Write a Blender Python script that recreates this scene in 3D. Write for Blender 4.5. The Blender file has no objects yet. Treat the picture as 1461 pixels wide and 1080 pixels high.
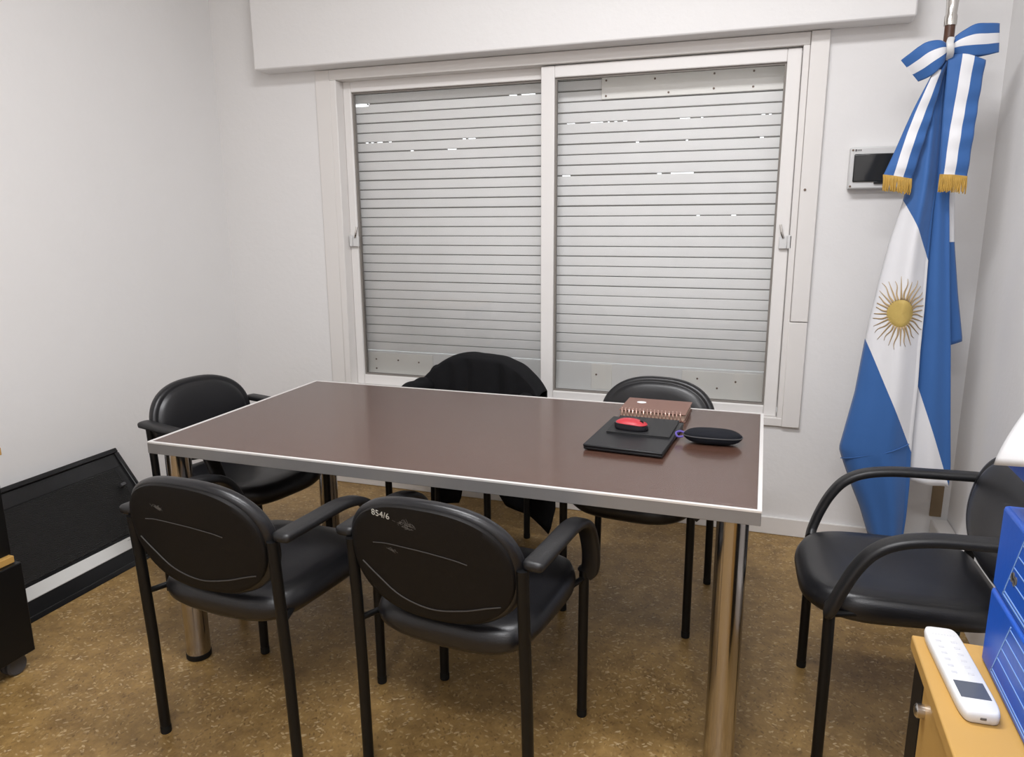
import bpy, bmesh, math, random
from math import sin, cos, pi, radians, sqrt
from mathutils import Vector, Matrix
random.seed(7)
S = bpy.context.scene
COL = S.collection

# ------------------------------------------------------------------ camera
YAW, PITCH, ROLL, FPX, CAMZ = .3284, .2140, -.0060, 1048.3, 1.3924
fw = Vector((-sin(YAW)*cos(PITCH), cos(YAW)*cos(PITCH), -sin(PITCH)))
rt = Vector((cos(YAW), sin(YAW), 0)); up = rt.cross(fw)
r2 = rt*cos(ROLL) + up*sin(ROLL); u2 = -rt*sin(ROLL) + up*cos(ROLL)
cd = bpy.data.cameras.new('camera'); cam = bpy.data.objects.new('camera', cd); COL.objects.link(cam)
M = Matrix((r2, u2, -fw)).transposed().to_4x4(); M.translation = Vector((0, 0, CAMZ)); cam.matrix_world = M
cd.sensor_fit = 'HORIZONTAL'; cd.sensor_width = 36.0; cd.lens = FPX/1461*36.0; cd.clip_start = .02
S.camera = cam

# ------------------------------------------------------------------ world, lights, exposure
W = bpy.data.worlds.new('daylight'); S.world = W; W.use_nodes = True
wb = W.node_tree.nodes['Background']; wb.inputs[0].default_value = (.93, .97, 1, 1); wb.inputs[1].default_value = 2.2

def area(name, loc, sx, sy, power, color=(1, 1.0, 1.025), rot=(0, 0, 0)):
    l = bpy.data.lights.new(name, 'AREA'); l.shape = 'RECTANGLE'; l.size = sx; l.size_y = sy
    l.energy = power; l.color = color
    o = bpy.data.objects.new(name, l); COL.objects.link(o); o.location = loc; o.rotation_euler = rot
    return o
area('ceiling_tube_light', (-.50, 1.40, 3.02), 1.2, .45, 59)
area('rear_fill_light', (-.15, -.50, 3.02), 1.2, .45, 54)  # added unseen fill behind the camera, evens out the wall brightness
S.view_settings.view_transform = 'Standard'; S.view_settings.look = 'None'
S.view_settings.gamma = 1; S.view_settings.use_curve_mapping = False
S.view_settings.exposure = 0.0

# ------------------------------------------------------------------ materials
MATS = {}
def nodes_of(m):
    m.use_nodes = True
    return m.node_tree, m.node_tree.nodes['Principled BSDF']
def mat(name, col, rough=.5, metal=0, bump=0, bscale=60, spec=.5, var=0, coat=0):
    if name in MATS: return MATS[name]
    m = bpy.data.materials.new(name); nt, b = nodes_of(m)
    b.inputs['Base Color'].default_value = (*col, 1); b.inputs['Roughness'].default_value = rough
    b.inputs['Metallic'].default_value = metal; b.inputs['Specular IOR Level'].default_value = spec
    b.inputs['Coat Weight'].default_value = coat
    tc = nt.nodes.new('ShaderNodeTexCoord')
    nz = nt.nodes.new('ShaderNodeTexNoise'); nz.inputs['Scale'].default_value = bscale; nz.inputs['Detail'].default_value = 4
    nt.links.new(tc.outputs['Object'], nz.inputs['Vector'])
    if bump:
        bp = nt.nodes.new('ShaderNodeBump'); bp.inputs['Strength'].default_value = bump; bp.inputs['Distance'].default_value = .004
        nt.links.new(nz.outputs['Fac'], bp.inputs['Height']); nt.links.new(bp.outputs['Normal'], b.inputs['Normal'])
    v = var or .04
    cr = nt.nodes.new('ShaderNodeValToRGB')
    cr.color_ramp.elements[0].color = (*[c*(1-v) for c in col], 1); cr.color_ramp.elements[1].color = (*[min(1, c*(1+v)) for c in col], 1)
    n2 = nt.nodes.new('ShaderNodeTexNoise'); n2.inputs['Scale'].default_value = bscale*.12; n2.inputs['Detail'].default_value = 3
    nt.links.new(tc.outputs['Object'], n2.inputs['Vector']); nt.links.new(n2.outputs['Fac'], cr.inputs['Fac'])
    nt.links.new(cr.outputs['Color'], b.inputs['Base Color'])
    MATS[name] = m
    return m

WALL = mat('wall_paint', (.775, .764, .755), .6, 0, .25, 45, .3, .015)
CEIL = mat('ceiling_paint', (.80, .80, .79), .7)
TRIM = mat('trim_enamel', (.74, .715, .69), .4, 0, .08, 30, .4, .02)
SASH = mat('sash_enamel', (.78, .76, .74), .38, 0, .05, 30, .4, .02)
SLAT = mat('slat_paint', (.76, .76, .75), .5, 0, .1, 50, .35, .05)
PLATE = mat('plate_paint', (.81, .80, .76), .5, 0, .1, 40, .35, .05)
DARKGASKET = mat('gasket', (.22, .20, .18), .6)
VINYL = mat('black_vinyl', (.008, .008, .0095), .34, 0, .12, 350, .5)
SHELL = mat('black_shell_plastic', (.0055, .0046, .0042), .58, 0, .15, 500, .22)
STEEL = mat('black_painted_steel', (.004, .004, .0042), .42, 0, .03, 200, .3)
ARM = mat('black_arm_polyurethane', (.0105, .0105, .0115), .42, 0, .1, 300, .45)
RUBBER = mat('black_rubber', (.006, .006, .006), .7, spec=.3)
SCUFF = mat('scuff_grey', (.10, .095, .09), .7)
CREASE = mat('moulded_seam', (.05, .047, .045), .5)
CHALK = mat('white_marker', (.50, .50, .46), .7)
CHROME = mat('chrome', (.50, .475, .46), .15, 1)
ALU = mat('brushed_edge_band', (.25, .243, .24), .38, .35, .05, 150)
ALULIP = mat('edge_band_lip', (.78, .76, .74), .3, .3)
BLACKCLOTH = mat('black_jacket_cloth', (.0075, .0075, .0085), .85, 0, .35, 260, .15)
PINK = mat('pink_tape', (.45, .16, .18), .7)
WHITEP = mat('white_plastic', (.64, .64, .635), .4)
SMOKED = mat('smoked_window', (.018, .019, .02), .12)
DARKGREY = mat('dark_grey_plastic', (.05, .05, .052), .5)
WOODM = mat('desk_melamine', (.47, .275, .078), .42, 0, .05, 40, .4, .06)
BLUEP = mat('blue_polypropylene', (.002, .085, .50), .36, 0, .05, 100, .5, .03)
BLUELINE = mat('pale_blue_print', (.22, .38, .72), .5)
PAPER = mat('white_paper', (.78, .78, .79), .7)
LAPTOP = mat('laptop_lid', (.012, .012, .0135), .42, 0, .02, 300, .28)
LEATHER = mat('folder_cover', (.022, .022, .023), .55, 0, .1, 300, .25)
MOUSERED = mat('red_plastic', (.46, .030, .042), .45)
MOUSEBLK = mat('mouse_black', (.014, .013, .017), .4)
CASE = mat('case_fabric', (.009, .010, .014), .8, 0, .4, 500, .2)
PURPLE = mat('purple_cord', (.10, .07, .32), .7)
NOTEC = mat('brown_notebook_cover', (.19, .10, .076), .55, 0, .05, 200)
COPPER = mat('rose_wire', (.72, .48, .40), .3, .8)
PAGES = mat('paper_pages', (.42, .31, .24), .8)
GOLD = mat('gold_thread', (.48, .29, .055), .5, .2, .5, 400, .5, .3)
SUN = mat('sun_gold', (.50, .36, .105), .6, 0, .2, 200, .4, .15)
SUNRAY = mat('sun_ray_thread', (.42, .30, .16), .7)
SEAMSHADE = mat('shutter_seam_shade', (.20, .195, .18), .7)  # dark colour stands in for the shade inside the slat gaps
POLE = mat('varnished_pole', (.085, .035, .02), .3)
NICKEL = mat('nickel', (.62, .60, .57), .22, 1)
STAINWOOD = mat('bare_brown_block', (.26, .19, .115), .75, 0, .3, 60, .3, .25)
PANELGLOSS = mat('panel_gloss_black', (.006, .006, .0065), .30, spec=.4)
STRIP = mat('panel_white_strip', (.62, .62, .60), .5)
LCD = mat('remote_screen', (.075, .085, .11), .2)
KEYS = mat('remote_key_grey', (.52, .52, .53), .5)
SCREW = mat('screw_rust', (.16, .11, .08), .6)
CASTOR = mat('castor_grey', (.05, .05, .055), .55)

def link(nt, a, b): nt.links.new(a, b)
def wood_mat():
    m = bpy.data.materials.new('table_laminate'); nt, b = nodes_of(m); N = nt.nodes
    tc = N.new('ShaderNodeTexCoord'); mp = N.new('ShaderNodeMapping'); mp.inputs['Scale'].default_value = (2.2, 45, 10)
    nz = N.new('ShaderNodeTexNoise'); nz.inputs['Scale'].default_value = 4; nz.inputs['Detail'].default_value = 7; nz.inputs['Roughness'].default_value = .65
    cr = N.new('ShaderNodeValToRGB'); e = cr.color_ramp.elements
    e[0].position = .3; e[0].color = (.062, .029, .020, 1); e[1].position = .72; e[1].color = (.090, .045, .032, 1)
    link(nt, tc.outputs['Object'], mp.inputs['Vector']); link(nt, mp.outputs[0], nz.inputs['Vector']); link(nt, nz.outputs['Fac'], cr.inputs['Fac'])
    link(nt, cr.outputs['Color'], b.inputs['Base Color'])
    b.inputs['Roughness'].default_value = .26; b.inputs['Specular IOR Level'].default_value = .48; b.inputs['Coat Weight'].default_value = .25; b.inputs['Coat Roughness'].default_value = .12
    return m
WOODTOP = wood_mat()

def floor_mat():
    m = bpy.data.materials.new('flecked_floor'); nt, b = nodes_of(m); N = nt.nodes
    tc = N.new('ShaderNodeTexCoord')
    n1 = N.new('ShaderNodeTexNoise'); n1.inputs['Scale'].default_value = 14; n1.inputs['Detail'].default_value = 8; n1.inputs['Roughness'].default_value = .7
    link(nt, tc.outputs['Object'], n1.inputs['Vector'])
    cr = N.new('ShaderNodeValToRGB'); e = cr.color_ramp.elements
    e[0].position = .32; e[0].color = (.185, .108, .036, 1); e[1].position = .70; e[1].color = (.36, .225, .078, 1)
    link(nt, n1.outputs['Fac'], cr.inputs['Fac'])
    last = cr.outputs['Color']
    for ang, sc, thr, col, seed in ((20, (55, 130, 30), .82, (.56, .42, .23), 0), (82, (55, 140, 30), .84, (.50, .36, .17), 3.3), (140, (48, 120, 26), .88, (.64, .50, .30), 7.7),
                                    (55, (60, 150, 30), .80, (.115, .062, .024), 1.9), (115, (60, 150, 30), .80, (.13, .072, .028), 5.1)):
        mp = N.new('ShaderNodeMapping'); mp.inputs['Rotation'].default_value = (0, 0, radians(ang)); mp.inputs['Scale'].default_value = sc; mp.inputs['Location'].default_value = (seed, seed*2, 0)
        # rotate first, then stretch: two mappings
        mr = N.new('ShaderNodeMapping'); mr.inputs['Rotation'].default_value = (0, 0, radians(ang)); mp.inputs['Rotation'].default_value = (0, 0, 0)
        v = N.new('ShaderNodeTexVoronoi'); v.inputs['Scale'].default_value = 1.0
        link(nt, tc.outputs['Object'], mr.inputs['Vector']); link(nt, mr.outputs[0], mp.inputs['Vector']); link(nt, mp.outputs[0], v.inputs['Vector'])
        sp = N.new('ShaderNodeSeparateColor'); link(nt, v.outputs['Color'], sp.inputs[0])
        gt = N.new('ShaderNodeMath'); gt.operation = 'GREATER_THAN'; gt.inputs[1].default_value = thr; link(nt, sp.outputs[0], gt.inputs[0])
        lt = N.new('ShaderNodeMath'); lt.operation = 'LESS_THAN'; lt.inputs[1].default_value = .42; link(nt, v.outputs['Distance'], lt.inputs[0])
        mu = N.new('ShaderNodeMath'); mu.operation = 'MULTIPLY'; link(nt, gt.outputs[0], mu.inputs[0]); link(nt, lt.outputs[0], mu.inputs[1])
        m2 = N.new('ShaderNodeMath'); m2.operation = 'MULTIPLY'; m2.inputs[1].default_value = .46; link(nt, mu.outputs[0], m2.inputs[0])
        ng = N.new('ShaderNodeTexNoise'); ng.inputs['Scale'].default_value = 22+seed; ng.inputs['Detail'].default_value = 2; link(nt, mr.outputs[0], ng.inputs['Vector'])
        rg = N.new('ShaderNodeMapRange'); rg.inputs[1].default_value = .40; rg.inputs[2].default_value = .62; rg.inputs[3].default_value = .25; rg.inputs[4].default_value = 1.25; link(nt, ng.outputs['Fac'], rg.inputs[0])
        m3 = N.new('ShaderNodeMath'); m3.operation = 'MULTIPLY'; link(nt, m2.outputs[0], m3.inputs[0]); link(nt, rg.outputs[0], m3.inputs[1])
        mx = N.new('ShaderNodeMix'); mx.data_type = 'RGBA'; link(nt, m3.outputs[0], mx.inputs['Factor'])
        link(nt, last, mx.inputs[6]); mx.inputs[7].default_value = (*col, 1); last = mx.outputs[2]
    link(nt, last, b.inputs['Base Color']); b.inputs['Roughness'].default_value = .42; b.inputs['Specular IOR Level'].default_value = .4
    return m
FLOOR = floor_mat()

BLUEC = (.038, .122, .345); WHITEC = (.74, .74, .76)
def stripe_mat(name, mode):
    m = bpy.data.materials.new(name); nt, b = nodes_of(m); N = nt.nodes
    uv = N.new('ShaderNodeUVMap'); uv.uv_map = 'stripe'; sp = N.new('ShaderNodeSeparateXYZ'); link(nt, uv.outputs[0], sp.inputs[0])
    lo, hi = (0, 1) if mode == 'flag' else (1/3, 2/3)
    g = N.new('ShaderNodeMath'); g.operation = 'GREATER_THAN'; g.inputs[1].default_value = lo; link(nt, sp.outputs[0], g.inputs[0])
    l = N.new('ShaderNodeMath'); l.operation = 'LESS_THAN'; l.inputs[1].default_value = hi; link(nt, sp.outputs[0], l.inputs[0])
    mu = N.new('ShaderNodeMath'); mu.operation = 'MULTIPLY'; link(nt, g.outputs[0], mu.inputs[0]); link(nt, l.outputs[0], mu.inputs[1])
    mx = N.new('ShaderNodeMix'); mx.data_type = 'RGBA'; link(nt, mu.outputs[0], mx.inputs['Factor'])
    mx.inputs[6].default_value = (*BLUEC, 1); mx.inputs[7].default_value = (*WHITEC, 1)
    link(nt, mx.outputs[2], b.inputs['Base Color']); b.inputs['Roughness'].default_value = .6; b.inputs['Specular IOR Level'].default_value = .25
    b.inputs['Sheen Weight'].default_value = .15
    tc = N.new('ShaderNodeTexCoord'); wv = N.new('ShaderNodeTexNoise'); wv.inputs['Scale'].default_value = 14; link(nt, tc.outputs['Object'], wv.inputs['Vector'])
    bp = N.new('ShaderNodeBump'); bp.inputs['Strength'].default_value = .18; bp.inputs['Distance'].default_value = .01
    link(nt, wv.outputs['Fac'], bp.inputs['Height']); link(nt, bp.outputs['Normal'], b.inputs['Normal'])
    return m
FLAGM = stripe_mat('flag_satin', 'flag'); RIBBON = stripe_mat('ribbon_satin', 'ribbon')

def glass_mat():
    m = bpy.data.materials.new('window_glass'); nt, b = nodes_of(m); N = nt.nodes
    nt.nodes.remove(b); out = N['Material Output']
    tr = N.new('ShaderNodeBsdfTransparent'); tr.inputs[0].default_value = (1, 1, 1, 1); gl = N.new('ShaderNodeBsdfGlossy'); gl.inputs['Roughness'].default_value = .03
    fr = N.new('ShaderNodeFresnel'); fr.inputs[0].default_value = 1.32; mx = N.new('ShaderNodeMixShader')
    link(nt, fr.outputs[0], mx.inputs[0]); link(nt, tr.outputs[0], mx.inputs[1]); link(nt, gl.outputs[0], mx.inputs[2]); link(nt, mx.outputs[0], out.inputs[0])
    return m
GLASS = glass_mat()
def mesh_mat():
    m = bpy.data.materials.new('fine_black_mesh'); nt, b = nodes_of(m); N = nt.nodes
    b.inputs['Base Color'].default_value = (.006, .0063, .0066, 1); b.inputs['Roughness'].default_value = .45
    tc = N.new('ShaderNodeTexCoord'); w = N.new('ShaderNodeTexWave'); w.inputs['Scale'].default_value = 75; w.inputs['Distortion'].default_value = 6; w.inputs['Detail'].default_value = 2; w.bands_direction = 'Z'
    link(nt, tc.outputs['Object'], w.inputs['Vector'])
    bp = N.new('ShaderNodeBump'); bp.inputs['Strength'].default_value = .6; bp.inputs['Distance'].default_value = .004
    link(nt, w.outputs['Fac'], bp.inputs['Height']); link(nt, bp.outputs['Normal'], b.inputs['Normal'])
    return m
MESHM = mesh_mat()

# ------------------------------------------------------------------ mesh helpers
def box(bm, x0, x1, y0, y1, z0, z1):
    v = [bm.verts.new(p) for p in ((x0, y0, z0), (x1, y0, z0), (x1, y1, z0), (x0, y1, z0), (x0, y0, z1), (x1, y0, z1), (x1, y1, z1), (x0, y1, z1))]
    for f in ((3, 2, 1, 0), (4, 5, 6, 7), (0, 1, 5, 4), (1, 2, 6, 5), (2, 3, 7, 6), (3, 0, 4, 7)): bm.faces.new([v[i] for i in f])
def ring_loft(bm, rings, cap=True, closed=False):
    R = [[bm.verts.new(p) for p in r] for r in rings]; n = len(R[0]); m = len(R)
    for i in range(m if closed else m-1):
        a, b = R[i], R[(i+1) % m]
        for j in range(n): bm.faces.new((a[j], a[(j+1) % n], b[(j+1) % n], b[j]))
    if cap and not closed:
        bm.faces.new(list(reversed(R[0]))); bm.faces.new(R[-1])
def frames(pts, closed=False, hint=None):
    pts = [Vector(p) for p in pts]; n = len(pts); out = []; ref = None
    for i in range(n):
        if closed: t = (pts[(i+1) % n]-pts[i-1])
        else: t = pts[min(i+1, n-1)]-pts[max(i-1, 0)]
        t.normalize()
        if ref is None:
            h = Vector(hint) if hint else (Vector((0, 0, 1)) if abs(t.z) < .9 else Vector((1, 0, 0)))
            ref = (h-t*h.dot(t)).normalized()
        else: ref = (ref-t*ref.dot(t)).normalized()
        out.append((pts[i], t, ref, t.cross(ref)))
    return out
def tube(bm, pts, r, segs=10, closed=False):
    fr = frames(pts, closed); rr = r if isinstance(r, (list, tuple)) else [r]*len(fr)
    ring_loft(bm, [[p+a*(rr[i]*cos(2*pi*k/segs))+b*(rr[i]*sin(2*pi*k/segs)) for k in range(segs)] for i, (p, t, a, b) in enumerate(fr)], True, closed)
def band(bm, pts, w, h, hint=(1, 0, 0), n=3.5, segs=20, scale=None):
    """sweep of a rounded rectangle; w along hint, h across"""
    fr = frames(pts, False, hint)
    def se(k):
        a = 2*pi*k/segs; c, s = cos(a), sin(a)
        return (math.copysign(abs(c)**(2/n), c)*w/2, math.copysign(abs(s)**(2/n), s)*h/2)
    sec = [se(k) for k in range(segs)]
    ring_loft(bm, [[p+a*(x*(scale[i] if scale else 1))+b*(y*(scale[i] if scale else 1)) for x, y in sec] for i, (p, t, a, b) in enumerate(fr)])
def lathe(bm, prof, c=(0, 0, 0), segs=20):
    rings = [[(c[0]+r*cos(2*pi*k/segs), c[1]+r*sin(2*pi*k/segs), c[2]+z) for k in range(segs)] for r, z in prof]
    ring_loft(bm, rings)
def grid(bm, f, nu, nv, uvf=None):
    V = [[bm.verts.new(f(i/nu, j/nv)) for i in range(nu+1)] for j in range(nv+1)]
    lay = bm.loops.layers.uv.get('stripe') or (bm.loops.layers.uv.new('stripe') if uvf else None)
    for j in range(nv):
        for i in range(nu):
            fc = bm.faces.new((V[j][i], V[j][i+1], V[j+1][i+1], V[j+1][i]))
            if uvf:
                for lp, (a, b) in zip(fc.loops, ((i, j), (i+1, j), (i+1, j+1), (i, j+1))): lp[lay].uv = (uvf(a/nu, b/nv, lp.vert.co), b/nv)
def smoothpath(pts, n=6):
    """Catmull-Rom"""
    P = [Vector(p) for p in pts]; P = [P[0]*2-P[1]] + P + [P[-1]*2-P[-2]]; out = []
    for i in range(1, len(P)-2):
        for k in range(n):
            t = k/n; a, b, c, d = P[i-1:i+3]
            out.append(.5*((2*b)+(c-a)*t+(2*a-5*b+4*c-d)*t*t+(3*b-a-3*c+d)*t**3))
    out.append(P[-2]); return out
def interp(tab, z):
    """tab: list of (x, z) with falling z"""
    if z >= tab[0][1]: return tab[0][0]
    for (x0, z0), (x1, z1) in zip(tab, tab[1:]):
        if z >= z1: t = (z0-z)/(z0-z1); return x0+(x1-x0)*t
    return tab[-1][0]

def obj(name, bm, m, parent=None, smooth=True, bevel=0, solid=0, sub=0, angle=40, label=None):
    bmesh.ops.recalc_face_normals(bm, faces=bm.faces[:])
    me = bpy.data.meshes.new(name); bm.to_mesh(me); bm.free(); me.materials.append(m)
    o = bpy.data.objects.new(name, me); COL.objects.link(o)
    if smooth:
        me.polygons.foreach_set('use_smooth', [True]*len(me.polygons)); me.set_sharp_from_angle(angle=radians(angle))
    if solid:
        md = o.modifiers.new('thickness', 'SOLIDIFY'); md.thickness = solid; md.offset = 0
    if bevel:
        md = o.modifiers.new('bevel', 'BEVEL'); md.width = bevel; md.segments = 2; md.limit_method = 'ANGLE'; md.angle_limit = radians(40)
    if sub:
        md = o.modifiers.new('subdivision', 'SUBSURF'); md.levels = sub; md.render_levels = sub
    if parent: o.parent = parent
    if label: o['label'] = label
    return o
def new(): return bmesh.new()
def boxes(name, m, parent, *bs, bevel=.002, label=None):
    bm = new()
    for b in bs: box(bm, *b)
    return obj(name, bm, m, parent, bevel=bevel, label=label)
def empty(name, loc=(0, 0, 0), rz=0):
    o = bpy.data.objects.new(name, None); COL.objects.link(o); o.location = loc; o.rotation_euler = (0, 0, rz); o.empty_display_size = .1
    return o
def tag(o, label, cat, group=None):
    o['label'] = label; o['category'] = cat
    if group: o['group'] = group
    return o
def structure(o): o['kind'] = 'structure'; return o
def text_mesh(txt, size):
    c = bpy.data.curves.new('t', 'FONT'); c.body = txt; c.size = size; c.extrude = .0003; c.resolution_u = 3
    t = bpy.data.objects.new('t', c); COL.objects.link(t); bpy.context.view_layer.update()
    me = bpy.data.meshes.new_from_object(t.evaluated_get(bpy.context.evaluated_depsgraph_get()))
    bpy.data.objects.remove(t); bm = new(); bm.from_mesh(me); bpy.data.meshes.remove(me); return bm

# ------------------------------------------------------------------ room
XL, XR, YB, YF, H = -2.72, .79, 3.30, -1.5, 3.10
structure(boxes('floor', FLOOR, None, (XL-.15, XR+.15, YF-.15, YB+.15, -.1, 0), bevel=0))
structure(boxes('ceiling', CEIL, None, (XL-.15, XR+.15, YF-.15, YB+.2, H, H+.1), bevel=0))
structure(boxes('wall_left', WALL, None, (XL-.15, XL, YF, YB, 0, H), bevel=0))
structure(boxes('wall_right', WALL, None, (XR, XR+.15, YF, YB, 0, H), bevel=0))
structure(boxes('wall_front', WALL, None, (XL-.15, XR+.15, YF-.15, YF, 0, H), bevel=0))
OX0, OX1, OZ0, OZ1 = -2.045, .118, .50, 2.10
structure(boxes('wall_back', WALL, None, (XL-.15, OX0, YB, YB+.2, 0, H), (OX1, XR+.15, YB, YB+.2, 0, H), (OX0, OX1, YB, YB+.2, 0, OZ0), (OX0, OX1, YB, YB+.2, OZ1, H), bevel=0))
structure(boxes('baseboard_back', TRIM, None, (XL+.001, XR-.08, YB-.014, YB+.001, 0, .082), bevel=.004))
structure(boxes('baseboard_right', TRIM, None, (.725, XR, .6, YB-.016, 0, .16), bevel=.005))
structure(boxes('trim_1', WALL, None, (-2.398, .467, 3.19, YB+.002, 2.10, 2.62), bevel=.008))      # roller box above the window
structure(boxes('trim_2', STAINWOOD, None, (.722, .765, YB-.006, YB+.002, .165, .30), bevel=.001))

# ---- window
win = structure(empty('window_1', (0, 0, 0)))
bm = new()
box(bm, -2.125, OX0, YB-.010, YB+.002, .52, 2.098)                                   # left architrave
box(bm, OX0, OX1, YB-.012, YB+.10, 2.050, 2.098)                                     # head
box(bm, OX0, OX0+.035, YB-.012, YB+.10, .535, 2.050)                                 # left jamb
box(bm, .093, OX1, YB-.012, YB+.10, .535, 2.050)                                     # right jamb
box(bm, OX0, OX1, YB-.014, YB+.10, .503, .540)                                       # sill
obj('window_frame', bm, TRIM, win, bevel=.003)
boxes('casing_board', TRIM, win, (OX1+.001, .188, YB-.022, YB+.002, .963, 2.098), bevel=.003)
boxes('casing_board', TRIM, win, (OX1-.004, .187, YB-.020, YB+.002, .503, .960), bevel=.003)
bm = new(); lathe(bm, [(.005, 0), (.005, .003), (.002, .004)]); bmesh.ops.rotate(bm, verts=bm.verts, matrix=Matrix.Rotation(pi/2, 3, 'X')); bmesh.ops.translate(bm, verts=bm.verts, vec=(.137, YB-.022, 1.5))
obj('screw', bm, SCREW, win)
def sash(name, x0, x1, z0, z1, y0, y1, wl, wr, wt, wb, pane):
    bm = new()
    box(bm, x0, x0+wl, y0, y1, z0, z1); box(bm, x1-wr, x1, y0, y1, z0, z1)
    box(bm, x0+wl, x1-wr, y0, y1, z1-wt, z1); box(bm, x0+wl, x1-wr, y0, y1, z0, z0+wb)
    s = obj(name, bm, SASH, win, bevel=.004)
    bm = new(); t = .008; a, b, c, d = x0+wl, x1-wr, z0+wb, z1-wt; g = y0+.018
    box(bm, a, a+t, g-.006, y1-.002, c, d); box(bm, b-t, b, g-.006, y1-.002, c, d); box(bm, a+t, b-t, g-.006, y1-.002, c, c+t); box(bm, a+t, b-t, g-.006, y1-.002, d-t, d)
    obj('gasket', bm, DARKGASKET, s, bevel=.001)
    boxes('glass_pane', GLASS, s, (a+.002, b-.002, g, g+.004, c+.002, d-.002), bevel=0)
    return s
sash('window_sash', -2.010, -.935, .540, 2.052, 3.352, 3.388, .042, .05, .052, .052, 0)
rs = sash('window_sash', -.984, .0905, .540, 2.046, 3.308, 3.344, .062, .054, .05, .046, 0)
def latch(x, y, z, sgn):
    bm = new(); box(bm, x-.016, x+.016, y-.014, y, z-.026, z+.026); box(bm, x+sgn*.016, x+sgn*.034, y-.018, y-.004, z-.026, z+.030)
    l = obj('latch', bm, WHITEP, win, bevel=.003)
    bm = new(); tube(bm, smoothpath([(x, y-.016, z+.02), (x-sgn*.008, y-.022, z+.04), (x-sgn*.014, y-.018, z+.072)], 4), .005, 8)
    obj('latch_lever', bm, NICKEL, l)
latch(-1.972, 3.350, 1.285, -1); latch(.068, 3.306, 1.290, 1)

# ---- roller shutter outside the glass
sh = tag(empty('roller_shutter', (-.96, 3.43, .55)), 'closed off-white slatted roller shutter behind both window panes', 'shutter')
sh_inv = Vector((.96, -3.43, -.55))
P = .0461
grnd = random.Random(11)
holes = {}                                       # slat seam -> list of (x0, x1) open slots
def hole(z, *xs): holes.setdefault(round((1.817-z)/P), []).extend(xs)
hole(1.962, (-2.02, -1.93), (-1.925, -1.915), (-1.18, -1.14), (-1.12, -1.05)); hole(1.813, (-.90, -.86), (-.79, -.73), (-.71, -.70), (-.68, -.665), (-.64, -.62), (-.39, -.345), (-.30, -.29), (-.05, -.035), (-.02, -.01))
hole(1.57, (-.92, -.88), (-.48, -.46), (-.42, -.32)); hole(1.764, (-1.95, -1.93), (-1.92, -1.90), (-1.885, -1.85), (-1.82, -1.80), (-1.42, -1.40), (-1.39, -1.35)); hole(1.72, (-.58, -.565), (-.36, -.35), (-.05, -.035))
hole(1.387, (-.30, -.285), (-.15, -.13)); hole(1.817-P*2, (-1.7, -1.68), (-1.5, -1.45))
bm = new(); bm2 = new(); x0, x1 = -2.10, .16
k = -5
while True:
    gap = lambda j: (.0046 if j < 9 else .0036 if j < 17 else .0028)*(.82+.36*((j*37 % 11)/11))
    GAP = gap(k); zt = 1.817 - k*P - GAP/2; zb = 1.817 - (k+1)*P + gap(k+1)/2
    if zb < .69: break
    prof = [(3.446, zt), (3.434, zt), (3.4310, zt-.002), (3.430, (zt+zb)/2), (3.4310, zb+.002), (3.434, zb), (3.446, zb)]
    xs = x0
    if k == -3:
        xs = -1.915; low = [(y, min(z, zt-.009)) for y, z in prof]; ring_loft(bm, [[(x, y, z) for y, z in low] for x in (x0, xs-.0005)])
    ring_loft(bm, [[(x, y, z) for y, z in prof] for x in (xs, x1)])
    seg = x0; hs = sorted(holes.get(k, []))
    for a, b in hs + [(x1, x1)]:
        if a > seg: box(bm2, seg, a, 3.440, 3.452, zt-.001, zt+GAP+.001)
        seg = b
    k += 1
zlast = zt+GAP
bmesh.ops.translate(bm, verts=bm.verts, vec=sh_inv)
sc_ = obj('slat_curtain', bm, SLAT, sh)
bmesh.ops.translate(bm2, verts=bm2.verts, vec=sh_inv); obj('slat_hinge_seam', bm2, SEAMSHADE, sc_, smooth=False, label='dark seams between the slats')
def sh_part(name, m, *bs, bevel=.0015):
    bm = new()
    for b in bs: box(bm, *b)
    bmesh.ops.translate(bm, verts=bm.verts, vec=sh_inv); return obj(name, bm, m, sh, bevel=bevel)
sh_part('bottom_bar', SLAT, (x0, x1, 3.426, 3.452, .555, zlast-.003))
def screws(parent_part, pts, y):
    for x, z in pts:
        bm = new(); lathe(bm, [(.0045, 0), (.0045, .002), (.002, .003)], segs=10); bmesh.ops.rotate(bm, verts=bm.verts, matrix=Matrix.Rotation(pi/2, 3, 'X'))
        bmesh.ops.translate(bm, verts=bm.verts, vec=Vector((x, y, z))+sh_inv); obj('screw', bm, SCREW, parent_part)
pp = sh_part('patch_plate', PLATE, (-.735, .05, 3.421, 3.4285, 1.912, 2.005)); screws(pp, [(-.715, 1.99), (-.715, 1.925), (-.50, 1.985), (-.44, 1.925), (-.25, 1.99), (-.25, 1.93), (-.09, 1.99), (-.09, 1.928)], 3.421)
pp = sh_part('patch_plate', PLATE, (-2.02, -1.60, 3.420, 3.4255, .575, zlast-.012)); screws(pp, [(-1.93, .665), (-1.80, .665), (-1.68, .66), (-1.93, .615)], 3.420)
pp = sh_part('patch_plate', PLATE, (-.33, .06, 3.420, 3.4255, .575, zlast-.012)); screws(pp, [(-.26, .665), (-.17, .625), (-.09, .66)], 3.420)
pp = sh_part('patch_plate', PLATE, (-.76, -.66, 3.419, 3.4255, .585, zlast-.006)); screws(pp, [(-.735, .655)], 3.419)

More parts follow.
